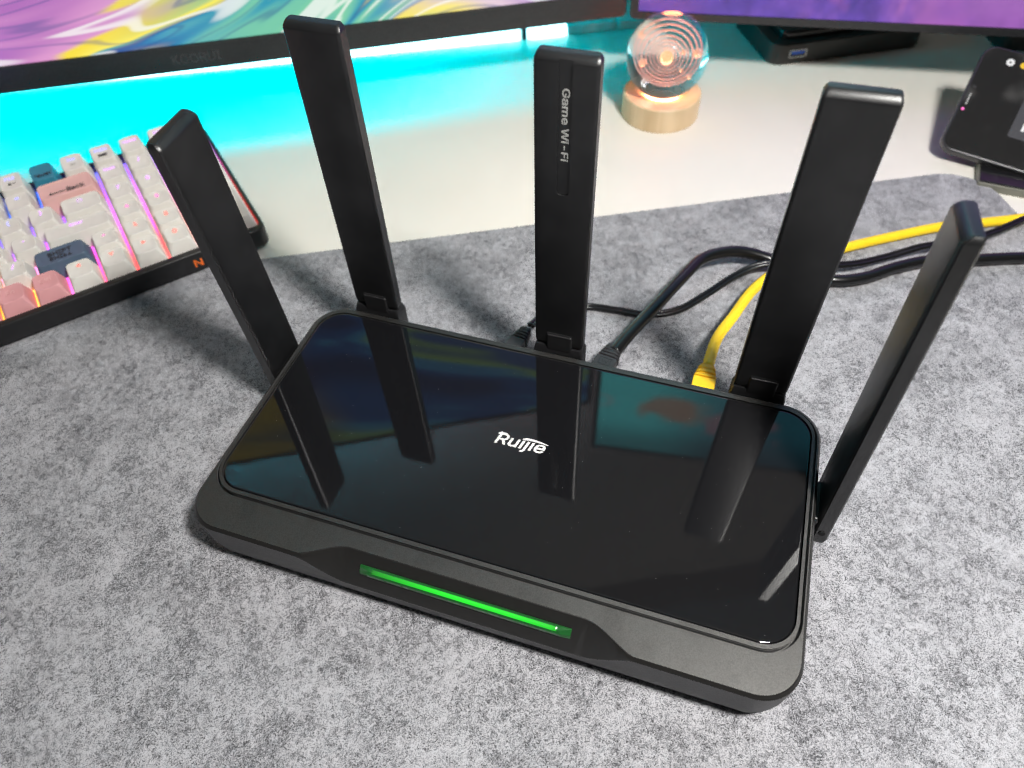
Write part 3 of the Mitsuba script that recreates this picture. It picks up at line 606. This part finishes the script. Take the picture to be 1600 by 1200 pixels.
# number block columns A..D, from the left, rows 0 (front) to 5
nb = [['>', '0', '.', None], ['1', '2', '3', None], ['4', '5', '6', '+'], ['7', '8', '9', None], ['Num', '/', '*', '-'], ['PrtSc', 'Home', 'End', 'PgUp']]
for r in range(6):
    for c in range(4):
        u = X0 + (c + 0.5) * UU
        if c == 3 and r in (0, 2): key(u, r, 1, legend='Ent' if r == 0 else '+', rows=2)
        elif c == 3 and r in (1, 3): continue
        else: key(u, r, 1, legend=nb[r][c], ink='dash' if (r, c) == (5, 0) else None)
key(X0 - 0.5 * UU, 0, 1, legend='v'); key(X0 - 0.5 * UU, 1, 1, legend='^')
key(X0 - 1.5 * UU, 0, 1, legend='<')
key(X0 - 2.5 * UU, 0, 1, 'cap_pink', txt='Ctrl'); key(X0 - 3.5 * UU, 0, 1, 'cap_pink', txt='Fn'); key(X0 - 4.5 * UU, 0, 1, 'cap_pink', txt='Alt')
key(X0 - 1.875 * UU, 1, 1.75, 'cap_slate', txt='SHIFT')
for i, g in enumerate(('/', '.', ',', 'M')): key(X0 - (3.25 + i) * UU, 1, 1, legend=g)
key(X0 - 1.125 * UU, 2, 2.25, legend='Enter')
for i, g in enumerate(("'", ';', 'L', 'K')): key(X0 - (2.75 + i) * UU, 2, 1, legend=g)
key(X0 - 0.75 * UU, 3, 1.5, legend='| \\')
for i, g in enumerate(('}', '{', 'P', 'O')): key(X0 - (2.0 + i) * UU, 3, 1, legend=g)
key(X0 - 1.0 * UU, 4, 2.0, 'cap_rose', txt='\u2190 Back')
for i, g in enumerate(('=', '-', '0', '9')): key(X0 - (2.5 + i) * UU, 4, 1, legend=g)
key(X0 - 0.5 * UU, 5, 1, legend='Ins', ink='dot'); key(X0 - 1.5 * UU, 5, 1, 'cap_teal', txt='Pause')
for i, g in enumerate(('F12', 'F11', 'F10')): key(X0 - (2.5 + i) * UU, 5, 1, legend=g, ink='arrow' if i == 0 else None)
text_cache = {}
def text(t, h):
    if (t, h) not in text_cache:
        m = meshkit.text_mesh(t, h, 0.00012, bold=True); b = m.bounds; m.apply_translation((-(b[0][0] + b[1][0]) / 2, -(b[0][1] + b[1][1]) / 2, 0)); text_cache[(t, h)] = m
    return text_cache[(t, h)].copy()
for (u, row, w, col, legend, ink, rows, txt) in keys:
    W, Dp = w * UU - 0.0014, rows * VV - 0.0008
    v = 0.0050 + (row + rows / 2) * VV; h = rowh[row] if rows == 1 else rowh[row]; lean = ROT[row]
    k = put(KB + '__keycap', K(cap(W, Dp, h, lean).apply_translation((u, v, 0))), col, 24)
    LR = np.array([[1, 0, 0], [0, math.cos(math.radians(lean)), -math.sin(math.radians(lean))], [0, math.sin(math.radians(lean)), math.cos(math.radians(lean))]])
    def top(m, dy, dx=0.0, lift=-0.0004): return K(xf(m, LR, (u + dx, v + 0.0010 + dy, h + lift + math.tan(math.radians(lean)) * (dy + 0.001))))
    if legend:
        m = text(legend, 0.0024 if len(legend) > 1 else 0.0034)
        q = put(k + '__legend', top(m, (Dp / 2 - 0.0085) * 0 + (0.0028 if rows == 1 else 0.010)), 'screen', False)
        c = leg_col(u, v); scene[q]['emitter'] = area([x * 1.5 for x in c], sampling_weight=0.004)
    if ink:
        m = {'dash': trimesh.creation.box((0.0055, 0.0019, 0.0002)), 'dot': trimesh.creation.box((0.003, 0.0012, 0.0002)), 'arrow': cat(extr(Polygon([(-0.002, 0), (0, 0.0014), (0, -0.0014)]), 0.0002), trimesh.creation.box((0.0012, 0.0008, 0.0002)).apply_translation((0.0018, 0, 0)))}[ink]
        put(k + '__printed_mark', top(m, -0.0022), 'ink' if ink != 'dot' else 'ink_faint', False)
    if txt:
        if txt == 'SHIFT':
            a = text('SHIFT', 0.0033); b = text('SHIFT', 0.0030); b.apply_transform(np.diag([1, -1, 1, 1.0])); b.invert()
            put(k + '__legend', cat(top(a, 0.0019), top(b, -0.0026)), 'ink', False)
        elif 'Back' in txt:
            a = text('Back', 0.0034).apply_translation((0.0055, 0, 0)); ar = cat(extr(Polygon([(-0.0105, 0), (-0.0085, 0.0013), (-0.0085, -0.0013)]), 0.0001), trimesh.creation.box((0.0075, 0.0007, 0.0001)).apply_translation((-0.0045, 0, 0)))
            FR = np.array([[1, 0, 0], [0, 0.35, -0.94], [0, 0.94, 0.35]])
            put(k + '__legend', top(cat(a, ar), -0.0036), 'ink', False)
        else: put(k + '__legend', top(text(txt, 0.0030), 0.0008 if txt != 'Pause' else -0.0026), 'ink_rose' if 'pink' in col else 'ink', False)
# orange initial on the front of the case
FK = np.column_stack([[1, 0, 0], [0, 0, 1], [0, -1, 0]])
lg = text('N', 0.0052); lg.apply_scale((1.15, 1, 1)); put(KB + '__logo', K(cat(xf(lg, FK, (-0.0448, -0.00005, 0.0066)), xf(text('J', 0.0052), FK, (-0.0380, -0.00005, 0.0066)))), 'orange_print', False)
